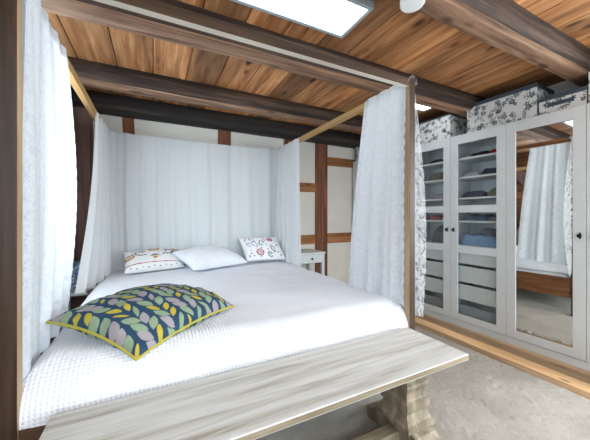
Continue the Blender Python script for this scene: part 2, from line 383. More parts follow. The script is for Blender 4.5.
# half timbering of the back wall
def btimber(name, x0, x1, z0, z1, m, tilt=0):
    bm = BM(); box(bm, (x0, YB-.018, z0), (x1, YB+.02, z1), .004)
    for v in bm.verts: v.co.x += .004*sin(v.co.z*9)+tilt*(v.co.z-z0)
    return struct(name, bm, m)
btimber('trim_5', 2.13, 2.34, 0, 2.24, timber)
btimber('trim_6', 2.34, 3.0, 1.915, 2.045, timber_h)
btimber('trim_7', 2.34, 3.0, .745, .895, timber_h)
btimber('trim_8', 1.2, 2.13, 1.505, 1.635, timber_h)
btimber('trim_9', 1.2, 2.13, .745, .88, timber_h)
btimber('trim_10', .72, .88, 0, 2.24, timber)
btimber('trim_11', -.23, -.12, 1.0, 2.24, timber, -.06)
btimber('trim_12', 1.62, 1.76, 0, 2.24, timber)
bm = BM(); box(bm, (XL, YB-.16, 0), (-.56, YB, 2.24), .01); struct('trim_13', bm, dark_timber)
bm = BM(); box(bm, (XL, 2.55, 1.25), (XL+.10, 2.70, 2.55), .01, 0, Matrix.Rotation(radians(-38), 3, 'X')); struct('trim_14', bm, dark_timber)
bm = BM(); box(bm, (XL, 2.60, .15), (XL+.05, 2.77, 1.35), .01, 0, Matrix.Rotation(radians(32), 3, 'X')); struct('trim_15', bm, dark_timber)

# ------------------------------------------------------------------ rug
nx, ny = 230, 250
gx, gy = np.meshgrid(np.linspace(0, 1, nx), np.linspace(0, 1, ny), indexing='ij')
X = -.25+gx*2.705; Y = -.75+gy*3.2
e = np.minimum(np.minimum(gx, 1-gx)*2.7, np.minimum(gy, 1-gy)*3.2)
Z = .017*np.clip(e/.02, 0, 1)**.5+.0015*rng.standard_normal(gx.shape)*(e > .005)+.002*snoise(X, Y, 5, 14)
jit = np.where(e < .02, .007, .0015); X = X+jit*rng.standard_normal(gx.shape); Y = Y+jit*rng.standard_normal(gx.shape); Z = np.maximum(Z, .001)
tag(grid_mesh('rug', np.stack([X, Y, Z], -1), rug_m), 'cream shaggy wool rug on the pine floor under the bench', 'rug')

# ------------------------------------------------------------------ canopy bed
BX0, BX1, BY0, BY1 = -.482, 1.537, 1.30, 3.46
bed = thing('canopy_bed', 'brown wooden four-poster canopy bed with pale inner faces', 'bed')
def post(x0, x1, y0, y1, inner_x, inner_y, zb=0):
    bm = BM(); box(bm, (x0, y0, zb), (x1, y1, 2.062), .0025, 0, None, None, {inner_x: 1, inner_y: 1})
    obj('post', bm, [walnut_z, pale_z], bed)
post(BX0, -.420, BY0, BY0+.05, 'x+', 'y+'); post(1.489, BX1, BY0, BY0+.05, 'x-', 'y+', .021)
post(BX0, -.420, BY1-.05, BY1, 'x+', 'y-'); post(1.489, BX1, BY1-.05, BY1, 'x-', 'y-')
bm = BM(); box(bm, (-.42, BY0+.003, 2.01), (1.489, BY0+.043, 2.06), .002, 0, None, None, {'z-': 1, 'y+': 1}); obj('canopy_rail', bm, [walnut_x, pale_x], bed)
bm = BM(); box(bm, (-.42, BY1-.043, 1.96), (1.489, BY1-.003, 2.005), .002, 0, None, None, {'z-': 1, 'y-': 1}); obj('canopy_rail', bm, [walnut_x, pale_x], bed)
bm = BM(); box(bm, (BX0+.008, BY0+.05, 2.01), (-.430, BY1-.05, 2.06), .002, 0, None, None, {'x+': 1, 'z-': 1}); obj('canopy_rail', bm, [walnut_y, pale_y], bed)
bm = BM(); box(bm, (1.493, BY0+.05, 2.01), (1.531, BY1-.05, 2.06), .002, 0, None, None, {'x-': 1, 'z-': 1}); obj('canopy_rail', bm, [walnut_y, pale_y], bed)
bm = BM(); box(bm, (-.42, BY0+.018, .20), (1.489, BY0+.043, .447), .003); obj('footboard', bm, walnut_x, bed)
bm = BM(); box(bm, (-.42, BY1-.04, .20), (1.489, BY1-.012, .60), .003); obj('headboard', bm, walnut_x, bed)
bm = BM(); box(bm, (BX0+.012, BY0+.05, .22), (BX0+.04, BY1-.05, .447), .003); obj('side_rail', bm, walnut_y, bed)
bm = BM(); box(bm, (1.497, BY0+.05, .22), (1.525, BY1-.05, .447), .003); obj('side_rail', bm, walnut_y, bed)
bm = BM(); box(bm, (-.41, BY0+.06, .26), (1.47, BY1-.06, .54), .04); obj('mattress', bm, linen, bed, smooth=True)

# coverlet: top, foot and side drops in one cloth; uv in metres along the cloth
def prof1(s, drop, rad):
    """s: arc coordinate measured from the edge inwards (negative = hanging). returns inset, fall"""
    s = np.asarray(s, float); a = rad*pi/2
    th = np.clip(s/a, 0, 1)*(pi/2)
    ins = np.where(s >= a, rad+(s-a), np.where(s >= 0, rad*(1-np.cos(th)), 0.0))
    fall = np.where(s >= a, 0, np.where(s >= 0, rad*(1-np.sin(th)), rad-s))
    return ins, fall
W0, W1, D0, D1 = -.445, 1.512, 1.308, 3.40
nu, nv = 760, 800
rx, ry, drop = .085, .175, .02
LX = (W1-W0)-2*rx+pi*rx; LY = (D1-D0)-ry+pi/2*ry
su = np.linspace(-drop, LX+drop, nu); sv = np.linspace(-drop, LY, nv)
iu, fu = prof1(np.minimum(su, LX-su), drop, rx); iv, fv = prof1(sv, drop, ry)
xx = np.where(su < LX/2, W0+iu, W1-iu); yy = D0+iv
SU, SV = np.meshgrid(su, sv, indexing='ij')
X = np.repeat(xx[:, None], nv, 1); Y = np.repeat(yy[None], nu, 0)
FU = np.repeat(fu[:, None], nv, 1); FV = np.repeat(fv[None], nu, 0)
Z = .600-np.maximum(FU, FV)-.25*np.minimum(FU, FV)
ins = np.clip(np.minimum(iu[:, None], iv[None])/.2, 0, 1)
Z = np.maximum(Z, .415)+.012*snoise(X, Y, 77, 2.2, 3)*ins+.004*snoise(X, Y, 78, 9, 3)
# hanging faces ripple a little, the left foot corner bulges
hang = np.clip(FV/.17, 0, 1); Y = Y-.006*hang*np.sin(X*7+1)-.004*hang*np.sin(X*17)
P = np.stack([X, Y, Z], -1)
Nn = np.cross(np.gradient(P, axis=0), np.gradient(P, axis=1)); Nn /= np.linalg.norm(Nn, axis=-1, keepdims=True)+1e-9
wk = 2*pi/.0165; P = P+Nn*(.0022*np.maximum(np.sin(SU*wk), np.sin(SV*wk)))[..., None]      # raised ribs round sunken squares
tag(grid_mesh('coverlet', P, waffle_m, uv=np.stack([SU, SV], -1)),
    'white waffle-weave coverlet spread over the mattress', 'blanket')

# ------------------------------------------------------------------ pillows
def leaf(U, Vv, cx, cy, L, Wd, ang, skew=0):
    dx, dy = U-cx, Vv-cy; a = dx*cos(ang)+dy*sin(ang); b = -dx*sin(ang)+dy*cos(ang)
    t = a/L; return np.abs(b-skew*L*(1-t*t)) < Wd*np.clip(1-t*t, 0, None)
def pillow(name, corners, Tu, Td, mat, paint=None, n=90, m=70, pinch=.07, wr=.006, seed=1, power=.42, arch=0):
    """corners in order (-,-),(+,-),(+,+),(-,+); seam runs round the rim; top/bottom bulge along the plane's normal"""
    c = [np.array(p, float) for p in corners]
    N = np.cross(c[1]-c[0], c[3]-c[0])+np.cross(c[3]-c[2], c[1]-c[2]); N /= np.linalg.norm(N)
    u = np.sin(np.linspace(-1, 1, n)*pi/2*.98)/sin(pi/2*.98); v = np.sin(np.linspace(-1, 1, m)*pi/2*.98)/sin(pi/2*.98)
    U, Vv = np.meshgrid(u, v, indexing='ij')
    Ue = U*(1-pinch*(1-Vv**2)*np.abs(U)**2); Ve = Vv*(1-pinch*(1-U**2)*np.abs(Vv)**2)
    a, b = (1+Ue)/2, (1+Ve)/2
    base = ((1-a)*(1-b))[..., None]*c[0]+(a*(1-b))[..., None]*c[1]+(a*b)[..., None]*c[2]+((1-a)*b)[..., None]*c[3]
    base = base+N*(arch*(U**4*(1-Vv**2)+Vv**4*(1-U**2)))[..., None]
    sh = ((1-U**2)*(1-Vv**2))**power
    LU = np.linalg.norm(c[1]-c[0]); LV = np.linalg.norm(c[3]-c[0]); mu, mv = U*LU/2, Vv*LV/2
    rim = np.clip(1-np.minimum(1-np.abs(U), 1-np.abs(Vv))/.35, 0, 1)
    wrk = wr*(snoise(mu, mv, seed, 16, 3)*.6+rim*snoise(mu, mv, seed+1, 55, 2))*np.clip(sh*3, 0, 1)
    top = base+N*(Tu*sh+wrk)[..., None]; bot = base-N*(Td*sh+wrk*.5)[..., None]
    P = np.concatenate([top.reshape(-1, 3), bot.reshape(-1, 3)]); idx = np.arange(n*m).reshape(n, m)
    F = np.stack([idx[:-1, :-1], idx[1:, :-1], idx[1:, 1:], idx[:-1, 1:]], -1).reshape(-1, 4)
    F2 = F[:, ::-1]+n*m
    remap = np.arange(2*n*m); bmask = np.zeros((n, m), bool); bmask[0] = bmask[-1] = True; bmask[:, 0] = bmask[:, -1] = True
    remap[n*m:][bmask.ravel()] = np.arange(n*m)[bmask.ravel()]; F2 = remap[F2]
    used = np.unique(np.concatenate([F, F2])); inv = np.zeros(2*n*m, int); inv[used] = np.arange(len(used))
    FF = inv[np.concatenate([F, F2])]
    col = None
    if paint is not None:
        ct = paint(mu, mv, 0); cb = paint(mu, mv, 1); col = np.concatenate([ct.reshape(-1, 3), cb.reshape(-1, 3)])[used]
    o = raw_mesh(name, P[used], FF, mat, col=col)
    ring = [base[i, 0] for i in range(n)]+[base[-1, j] for j in range(1, m)]+[base[i, -1] for i in range(n-2, -1, -1)]+[base[0, j] for j in range(m-2, 0, -1)]
    return o, ring
def solid(U, c): return np.broadcast_to(np.array(lin(c)), U.shape+(3,)).copy()

def paint_leaves(U, Vv, side):
    r = random.Random(3+side); col = solid(U, (42, 68, 92))
    pal = [(178, 164, 62), (134, 156, 128), (152, 147, 151), (134, 156, 128)]
    # leafy stems running across the cushion: leaves in pairs left and right of each stem
    Y2 = .105; xs = np.arange(-.42, .43, .0475)
    row = 0
    for cx in np.arange(-.40, .41, .056):
        for k, cy in enumerate(np.arange(-.32, .33, .048)):
            off = .024*(row % 2)
            s = 1 if row % 2 else -1
            kind = (row*2+k*(1 if row % 4 < 2 else 3)) % 7
            if kind in (0, 3): c, L, Wd = pal[0], .031, .0125
            elif kind in (1, 4, 6): c, L, Wd = pal[1], .037, .0175
            else: c, L, Wd = pal[2], .035, .0180
            ang = pi/2+s*r.uniform(.45, .75)
            if r.random() < .12: Wd *= .6
            m = leaf(U, Vv, cx+r.uniform(-.006, .006), cy+off+r.uniform(-.005, .005), L, Wd, ang, r.uniform(-.08, .08))
            col[m] = lin(c)
        row += 1
    return col
cush = thing('throw_pillow', 'large navy cushion with yellow, green and grey leaf print on the bed foot', 'pillow')
Bc, Rc, Tc, Lc = (-.062, 1.345, .568), (.432, 1.690, .618), (.09, 2.02, .675), (-.425, 1.625, .690)
o, ring = pillow('cover', [Bc, Rc, Tc, Lc], .135, .075, cushion_m, paint_leaves, 330, 260, .035, .012, 5, .45, .028)
o.parent = cush
bm = BM(); tube(bm, [ring[i] for i in range(0, len(ring), 8)], .0065, 8, True); p = obj('piping', bm, piping_m, cush, smooth=True); p['label'] = 'yellow piping round the seam'

def ring_mask(U, Vv, cx, cy, r0, r1, sx=1.0): d = np.hypot((U-cx)/sx, Vv-cy); return (d > r0) & (d < r1)
def paint_embroid(U, Vv, side):
    col = solid(U, (236, 238, 238)); r = random.Random(4); U = U/1.22; Vv = (Vv-.01)/1.12
    if side: return col
    teal, navy, org, yel, red = (86, 120, 132), (58, 78, 104), (206, 128, 60), (210, 182, 74), (178, 48, 60)
    for cx, cy in ((-.19, -.01), (0, .075), (.19, .055)):
        for r0, r1, c in ((.026, .036, red), (.018, .028, yel), (.006, .012, navy)): col[ring_mask(U, Vv, cx, cy, r0, r1, 1.15)] = lin(c)
    col[ring_mask(U, Vv, 0.0, -.055, .010, .020)] = lin(yel); col[ring_mask(U, Vv, 0.0, -.055, 0, .008)] = lin(navy)
    for cx, s in ((-.10, 1), (.10, -1)):
        for k in range(22):
            t = k/21*5.2; rr = .012+.010*t; px, py = cx+s*rr*cos(t), .035+rr*sin(t)*.8
            col[leaf(U, Vv, px, py, .012, .006, t+s*1.1)] = lin(teal if k % 3 else navy)
    for k in range(26):
        px, py = r.uniform(-.17, .17), r.uniform(-.03, .10)
        col[leaf(U, Vv, px, py, r.uniform(.008, .014), .005, r.uniform(0, pi))] = lin(r.choice([teal, navy, teal, org, (120, 142, 110)]))
    for k in range(7): col[leaf(U, Vv, -.03+.01*k, -.02-.006*abs(k-3), .013, .005, .5+k*.35)] = lin(navy)
    col[np.abs(Vv+.115+.004*np.sin(U*9)) < .0035] = lin((170, 60, 76))
    for k in range(11): col[leaf(U, Vv, -.22+k*.042, -.152+.006*(k % 2), .008, .0035, (k % 2)*2.2)] = lin((176, 120, 134) if k % 3 == 0 else (140, 150, 166))
    return col
def paint_embroid2(U, Vv, side):
    col = solid(U, (238, 240, 242)); r = random.Random(9)
    if side: return col
    blue, red, grn, grey = (118, 150, 192), (176, 44, 66), (104, 146, 124), (110, 128, 146)
    for r0, r1, c in ((.032, .044, red), (.016, .024, red), (0, .008, grey)): col[ring_mask(U, Vv, -.055, -.075, r0, r1)] = lin(c)
    for r0, r1, c in ((.018, .030, red), (0, .012, (150, 60, 110))): col[ring_mask(U, Vv, .11, .10, r0, r1, 1.3)] = lin(c)
    for cx, cy, c in ((.06, -.10, grey), (-.09, .05, blue), (.12, -.03, grn), (.0, .06, grn)):
        for k in range(16):
            t = k/15*4.6; px, py = cx+(.012+.006*t)*cos(t), cy+(.012+.006*t)*sin(t); col[leaf(U, Vv, px, py, .011, .006, t+1.2)] = lin(c)
    for k in range(64):
        px, py = r.uniform(-.19, .2), r.uniform(-.14, .16)
        if abs(px+.055) < .05 and abs(py+.075) < .05: continue
        col[leaf(U, Vv, px, py, r.uniform(.010, .017), .0065, r.uniform(0, pi))] = lin(r.choice([blue, blue, grn, grey, red]))
    return col
o, _ = pillow('pillow', [(-.235, 2.97, .640), (.285, 3.11, .640), (.25, 3.36, .79), (-.27, 3.27, .79)], .085, .055, embroid_m, paint_embroid, 170, 110, .05, .006, 11, .38)
tag(o, 'white pillow with orange and blue embroidery, leftmost at the bed head', 'pillow', 'pillows at the bed head')
o, _ = pillow('pillow', [(.345, 2.84, .640), (.945, 3.06, .640), (.72, 3.34, .79), (.17, 3.12, .785)], .10, .055, linen_plain, None, 90, 80, .05, .008, 21, .42)
tag(o, 'plain white pillow lying between the two embroidered ones', 'pillow', 'pillows at the bed head')
o, _ = pillow('pillow', [(.95, 3.12, .640), (1.415, 3.05, .640), (1.385, 3.26, .89), (.91, 3.32, .89)], .065, .05, embroid_m, paint_embroid2, 150, 120, .05, .006, 31, .38)
tag(o, 'white pillow with red ring flower and blue embroidery, by the right head curtain', 'pillow', 'pillows at the bed head')

# ------------------------------------------------------------------ curtains
def curtain(name, T0, T1, B0, B1, folds, amp_t, amp_b, mat, seed=1, n=160, m=120, scal=(0, 0), sr=.022, sp=.085, lace=(0, 0), parent=None, mid=(0, 0), sag=0, hem=0, out=None, bow=0):
    T0, T1, B0, B1 = [np.array(p, float) for p in (T0, T1, B0, B1)]
    S, T = np.meshgrid(np.linspace(0, 1, n), np.linspace(0, 1, m), indexing='ij')
    r = np.random.default_rng(seed)
    zlen = abs(T0[2]-B0[2])
    wdt = np.linalg.norm(T1-T0)
    # scalloped side edges: pull the rim in between scallop tips
    zpos = T*zlen
    sc = 1-(1-np.abs(np.sin(zpos*pi/sp))**.6)*np.clip(T*5-.3, 0, 1)
    lw_ = wdt+(np.linalg.norm(B1-B0)-wdt)*T+np.sin(T*pi)*max(0, mid[1])
    e0 = (1-sc)*sr/lw_*scal[0]; e1 = (1-sc)*sr/lw_*scal[1]
    Se = e0+S*(1-e0-e1)
    bulge = np.sin(T*pi)
    L = (1-Se)[..., None]*((1-T)[..., None]*T0+T[..., None]*B0)+Se[..., None]*((1-T)[..., None]*T1+T[..., None]*B1)
    d = (T1-T0)/wdt
    L = L-(bulge*(1-Se)*mid[0])[..., None]*d+(bulge*Se*mid[1])[..., None]*d
    nrm = np.array([-d[1], d[0], 0.0]); nrm /= np.linalg.norm(nrm)
    if out is not None and np.dot(nrm, out) < 0: nrm = -nrm
    ph = np.zeros_like(S); am = np.zeros_like(S)
    warp = S+.06*np.sin(S*5+seed)+.02*snoise(S*3, T*1.2, seed+3, 2, 2)
    f = np.sin(warp*folds*2*pi+seed)+.45*np.sin(warp*folds*4.3*pi+2*seed+T*1.2)+.25*snoise(S*folds, T*2, seed+5, 3, 2)
    A = amp_t+(amp_b-amp_t)*T**.7
    L = L+(A*f+bow*np.sin(T*pi))[..., None]*nrm
    L[..., 2] += -sag*np.sin(S*pi)*(1-T)+hem*T*snoise(S*4, S*0, seed+8, 2, 3)
    wm = max(wdt, np.linalg.norm(B1-B0)+max(0, mid[1])*.5)
    lz = np.clip(1-S*wm/.11, 0, 1)*lace[0]+np.clip(1-(1-S)*wm/.11, 0, 1)*lace[1]
    uv = np.stack([S*wm*1.15, zpos], -1)
    return grid_mesh(name, L, mat, parent, uv=uv, attrs={'lace': np.clip(lz*1.6, 0, 1)})
RZ = 2.06; ci, co = -.432, 1.488
c1 = thing('lace_curtain', 'long white lace bed curtain hanging at the left foot post', 'curtain', group='curtains of the canopy bed')
curtain('panel', (-.424, 1.355, RZ), (-.424, 1.93, RZ), (-.436, 1.36, .56), (-.432, 1.95, .59), 3.2, .005, .014, lace_m, 3, 190, 260, (0, 1), .016, .075, (1, 1), c1, (0, .24), hem=.01)
p = curtain('lace_border', (-.414, 1.353, RZ-.01), (-.410, 1.50, RZ-.01), (-.455, 1.353, .44), (-.452, 1.66, .49), 1.2, .004, .008, lace_m, 5, 70, 260, (0, 1), .02, .085, (1, 1), c1, hem=.01)
p['label'] = 'scalloped lace border folded back at the post'
o = curtain('bed_curtain', (-.436, 2.87, RZ-.02), (-.41, 3.40, RZ-.02), (-.53, 2.70, .555), (-.375, 3.20, .60), 4.2, .012, .030, sheer_m, 8, 150, 120, mid=(-.15, 0), hem=.015)
tag(o, 'plain white bed curtain gathered at the left head corner', 'curtain', 'curtains of the canopy bed')
o = curtain('bed_curtain', (-.41, 3.395, 2.02), (1.485, 3.395, 2.02), (-.40, 3.385, .60), (1.47, 3.385, .60), 9, .007, .016, head_m, 12, 420, 120, sag=.012)
tag(o, 'wide white voile curtain across the head of the bed', 'curtain', 'curtains of the canopy bed')
o = curtain('bed_curtain', (1.478, 2.83, RZ-.01), (1.478, 3.40, RZ-.01), (1.44, 2.74, .605), (1.42, 3.36, .605), 4.6, .008, .020, sheer_m, 15, 150, 120, hem=.006)
tag(o, 'plain white bed curtain hanging at the right head corner', 'curtain', 'curtains of the canopy bed')
c2 = thing('lace_curtain', 'white lace bed curtain hanging inside the right foot post', 'curtain', group='curtains of the canopy bed')
curtain('panel', (1.476, 1.322, RZ), (1.480, 1.735, RZ), (1.455, 1.318, .575), (1.435, 1.90, .555), 3.0, .006, .016, lace_m, 23, 150, 260, (1, 0), .014, .075, (1, 1), c2, (0, .02), hem=.012)
c3 = thing('lace_curtain', 'narrow see-through scalloped lace strip outside the right foot post', 'curtain', group='curtains of the canopy bed')
curtain('panel', (1.530, 1.325, 2.065), (1.565, 1.335, 2.050), (1.535, 1.345, .50), (1.655, 1.335, .47), 1.0, .003, .005, lace_thin, 34, 60, 300, (0, 1), .012, .085, (1, 1), c3, (0, .125), out=(0, -1, 0))
bm = BM()
pts = [(1.47, 1.325, 2.03), (1.487, 1.325, 2.066), (1.51, 1.325, 2.075), (1.535, 1.325, 2.068), (1.552, 1.328, 2.03)]
for j, yv in enumerate((1.292, 1.308, 1.325, 1.342, 1.358)): pass
P = np.array([[(px+.002*j, 1.292+.0165*j, pz+.003*sin(j*2.1+i)) for j in range(5)] for i, (px, _, pz) in enumerate(pts)])
grid_mesh('post_loop', P, lace_thin, c3, uv=P[..., :2])

# ------------------------------------------------------------------ bench
bench = thing('bench', 'whitewashed wooden trestle bench at the foot of the bed', 'bench')
BXa, BXb, BYa, BYb, BT = -.32, 1.42, .875, 1.262, .470
bm = BM()
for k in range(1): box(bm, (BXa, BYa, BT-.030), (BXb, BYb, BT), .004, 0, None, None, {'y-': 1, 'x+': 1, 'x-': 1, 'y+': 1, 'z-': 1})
obj('seat_board', bm, [bench_wood, bench_edge], bench)
def pedestal(cx, cy):
    bm = BM()
    prof = [(.128, .092, .110), (.150, .092, .110), (.156, .082, .097), (.175, .074, .088), (.200, .066, .077), (.205, .074, .087), (.222, .079, .092), (.250, .079, .092), (.256, .068, .080), (.264, .060, .071), (.285, .060, .071), (.300, .064, .076), (.318, .074, .087), (.328, .079, .092), (.343, .078, .091), (.350, .064, .076), (.440, .062, .073)]
    rings = [[bm.verts.new((cx+sx*hx, cy+sy*hy, z)) for sx, sy in ((-1, -1), (1, -1), (1, 1), (-1, 1))] for z, hx, hy in prof]
    for A, B in zip(rings, rings[1:]):
        for k in range(4): bm.faces.new((A[k], A[(k+1) % 4], B[(k+1) % 4], B[k]))
    bm.faces.new(rings[0]); bm.faces.new(rings[-1])
    o = obj('pedestal', bm, bench_leg, bench)
    # scrolled foot running front to back
    bm = BM(); half = [(0, .128), (.10, .128), (.13, .118), (.15, .096), (.165, .082), (.18, .088), (.195, .090), (.206, .078), (.205, .050), (.198, .018), (.15, .018), (.13, .030), (.05, .036), (0, .036)]
    half = [(a_, max(b_, .021)) for a_, b_ in half]
    pr = half+[(-y, z) for y, z in half[-2:0:-1]]
    A = [bm.verts.new((cx-.07, cy+y, z)) for y, z in pr]; B = [bm.verts.new((cx+.07, cy+y, z)) for y, z in pr]
    for k in range(len(pr)): bm.faces.new((A[k], A[(k+1) % len(pr)], B[(k+1) % len(pr)], B[k]))
    bm.faces.new(A); bm.faces.new(B[::-1])
    obj('foot', bm, bench_leg, o)
pedestal(1.165, 1.055); pedestal(-.065, 1.055)
bm = BM(); box(bm, (-.01, 1.022, .045), (1.11, 1.088, .092), .004); obj('stretcher', bm, bench_edge, bench)

# ------------------------------------------------------------------ wardrobes (rotated a little against the bed)
WR = radians(2.25)
# local frame: x = away from the room (depth), y = along the row towards the back wall
WD = Vector((cos(WR), sin(WR), 0)); WA = Vector((-sin(WR), cos(WR), 0)); DP = 2.956
def wpt(s, d=0, z=0): return WD*(DP+d)+WA*s+Vector((0, 0, z))
DW = .528; HT = 2.01
def frame_door(bm, y0, y1, rails, lo, hi, st=.080):
    g = .0015; box(bm, (-.020, y0+g, lo), (0, y0+st, hi), .0025); box(bm, (-.020, y1-st, lo), (0, y1-g, hi), .0025)
    for a, b in rails: box(bm, (-.019, y0+st-.001, a), (-.001, y1-st+.001, b), .0025)
def knob(door, y, z):
    bm = BM(); lathe(bm, [(.005, 0), (.005, .012), (.014, .014), (.015, .020), (.011, .024)], 14)
    for v in bm.verts: v.co = Vector((-.020-v.co.z, y+v.co.x, z+v.co.y))
    box(bm, (-.023, y-.006, z-.024), (-.0195, y+.006, z+.024), .001)
    o = obj('door_knob', bm, black, door, smooth='auto'); o['label'] = 'black door knob'
def wardrobe(s0, label, kinds, shelf=True):
    t = thing('wardrobe', label, 'wardrobe', wpt(s0), WR, 'white wardrobes along the right wall'); Wd = 2*DW
    bm = BM(); d0, d1 = .002, .365; p = .018
    box(bm, (d0, .001, 0), (d1, p, HT)); box(bm, (d0, Wd-p, 0), (d1, Wd-.001, HT)); box(bm, (d0, p, HT-p), (d1, Wd-p, HT))
    box(bm, (d0, p, .065), (d1, Wd-p, .083)); box(bm, (d1-.01, p, .083), (d1, Wd-p, HT-p)); box(bm, (d0, DW-.009, .083), (d1-.01, DW+.009, HT-p))
    obj('carcass', bm, white_in, t)
    bm = BM(); box(bm, (-.012, .001, 0), (.002, Wd-.001, .062), .002); obj('plinth', bm, white, t)
    for k in range(2):
        y0, y1 = k*DW, (k+1)*DW; a, b = y0+p, y1-.009
        if k: a, b = y0+.009, y1-p
        if kinds[k] == 'glass':
            for z in (1.77, 1.571, 1.353, 1.11, .852):
                bm = BM(); box(bm, (.03, a, z-.018), (d1-.012, b, z), .001); obj('shelf', bm, white_in, t)
            for z0, z1 in ((.660, .775), (.468, .634), (.282, .440)):
                bm = BM(); box(bm, (.025, a+.004, z0), (.043, b-.004, z1), .002); box(bm, (.043, a+.01, z0+.01), (.33, a+.022, z1-.02)); box(bm, (.043, b-.022, z0+.01), (.33, b-.01, z1-.02)); box(bm, (.043, a+.022, z0+.01), (.33, b-.022, z0+.02))
                obj('drawer', bm, drawer_white, t)
            bm = BM(); box(bm, (.025, a+.004, .10), (.035, b-.004, .225), .002); box(bm, (.035, a+.004, .10), (.33, b-.004, .11)); obj('drawer', bm, smoke_grey, t)['label'] = 'grey see-through bottom drawer'
        bm = BM()
        if kinds[k] == 'glass':
            frame_door(bm, y0, y1, [(.067, .133), (.774, .853), (1.195, 1.269), (1.913, HT-.003)], .067, HT-.003)
            holes = [(.133, .774), (.853, 1.195), (1.269, 1.913)]
        elif kinds[k] == 'mirror':
            frame_door(bm, y0, y1, [(.067, .137), (1.913, HT-.003)], .067, HT-.003, .075); holes = [(.137, 1.913)]
        d = obj('door', bm, white, t)
        for z0, z1 in holes:
            bm = BM(); st = .08 if kinds[k] == 'glass' else .075
            box(bm, (-.013, y0+st, z0), (-.008, y1-st, z1))
            obj('pane' if kinds[k] == 'glass' else 'mirror', bm, glass_m if kinds[k] == 'glass' else mirror_m, d)
        knob(d, (y1-.040 if k == 0 else y0+.033), 1.012)
    return t
# k=0 is the door nearer the camera: its knob is at the far edge only where the photo has it
s1, s2, s3 = .267, 1.323, 2.379
def fix(): pass
wardrobe(s1-.0, 'white wardrobe with mirror doors, nearest the camera', ('mirror', 'mirror'))
wardrobe(s2, 'white wardrobe with glass doors showing folded clothes and drawers', ('glass', 'glass'))
wardrobe(s3, 'white wardrobe behind the right lace curtain, against the back wall', ('glass', 'glass'))

# folded clothes on the shelves of the glass wardrobe
def cloth(name, s0, s1_, z, h, c, label, cat='clothes', d0=.06, d1=.31, layers=2, group='folded clothes on the wardrobe shelves', seed=0, lump=.012):
    n, m = 26, 22; u, v = np.meshgrid(np.linspace(-1, 1, n), np.linspace(-1, 1, m), indexing='ij')
    sh = ((1-u**6)*(1-v**6))**.45
    sd = seed+int(s0*1000)+int(z*100)
    zt = h*sh*(1+.22*snoise(u*1.6, v*1.4, sd, 1.5, 3))
    yy = (s0+s1_)/2+u*(s1_-s0)/2*(1-.04*np.abs(snoise(v*2, u*0, sd+2, 2, 2))); xx = (d0+d1)/2+v*(d1-d0)/2+.012*snoise(u*3, v*2, sd+1, 2, 2)*np.abs(v)
    top = np.stack([xx, yy, np.maximum(zt, 0)], -1).reshape(-1, 3)
    bot = top*np.array([1, 1, 0])+np.array([0, 0, .0005]); idx = np.arange(n*m).reshape(n, m)
    F = np.stack([idx[:-1, :-1], idx[1:, :-1], idx[1:, 1:], idx[:-1, 1:]], -1).reshape(-1, 4)
    key = tuple(c)
    if key not in cloth.mats: cloth.mats[key] = plain('folded_fabric_%d' % (len(cloth.mats)+1), c, .95, 0, (40, .4, .006))
    o = raw_mesh(name, np.concatenate([top, bot]), np.concatenate([F, F[:, ::-1]+n*m]), cloth.mats[key], loc=wpt(0, 0, z), rotz=WR)
    return tag(o, label, cat, group)
cloth.mats = {}
e = .0015
D2 = 'behind the right glass door'; D1 = 'behind the left glass door'
cloth('folded_shirt', 1.70, 1.80, 1.77+e, .030, (206, 210, 214), 'white folded shirt at the left of the top shelf '+D2)
cloth('folded_sweater', 1.53, 1.69, 1.77+e, .055, (44, 48, 56), 'black folded sweater on the top shelf '+D2)
cloth('folded_sweater', 1.39, 1.52, 1.77+e, .050, (146, 42, 56), 'red folded sweater on the top shelf '+D2)
cloth('folded_shirt', 1.60, 1.78, 1.571+e, .045, (172, 176, 180), 'light grey folded shirt on the second shelf '+D2)
cloth('folded_trousers', 1.39, 1.58, 1.571+e, .065, (52, 62, 76), 'dark blue folded trousers on the second shelf '+D2)
cloth('folded_sweater', 1.55, 1.79, 1.353+e, .060, (76, 74, 92), 'dusky purple folded sweater on the third shelf '+D2)
cloth('folded_sweater', 1.39, 1.53, 1.353+e, .085, (120, 124, 104), 'olive folded sweater on the third shelf '+D2)
cloth('folded_trousers', 1.53, 1.76, 1.11+e, .065, (84, 102, 122), 'slate blue folded trousers on the shelf above the bedding '+D2)
cloth('folded_shirt', 1.39, 1.52, 1.11+e, .040, (126, 122, 122), 'grey brown folded shirt on the shelf above the bedding '+D2)
cloth('folded_bedding', 1.42, 1.79, .852+e, .125, (126, 156, 190), 'pale blue folded bedding on the lowest shelf '+D2, 'bedding')
cloth('folded_blanket', 1.42, 1.62, .852+e+.125, .05, (104, 110, 118), 'grey patterned blanket lying on the blue bedding '+D2, 'blanket', .10, .30)
cloth('folded_shirt', 2.00, 2.16, 1.77+e, .045, (70, 74, 76), 'dark folded shirt on the top shelf '+D1)
cloth('folded_sweater', 1.92, 2.18, 1.571+e, .090, (110, 102, 90), 'olive brown folded sweater on the second shelf '+D1)
cloth('folded_shirt', 1.92, 2.14, 1.353+e, .060, (168, 156, 174), 'lilac folded shirt on the third shelf '+D1)
cloth('folded_shirt', 2.02, 2.16, 1.11+e, .055, (178, 110, 112), 'pinkish red folded shirt on the shelf above the grey bag '+D1)
cloth('folded_shirt', 1.90, 2.01, 1.11+e, .045, (206, 206, 210), 'white folded shirt on the shelf above the grey bag '+D1)
cloth('storage_bag', 1.93, 2.13, .852+e, .17, (112, 114, 116), 'grey cloth storage bag on the lowest shelf '+D1, 'bag')

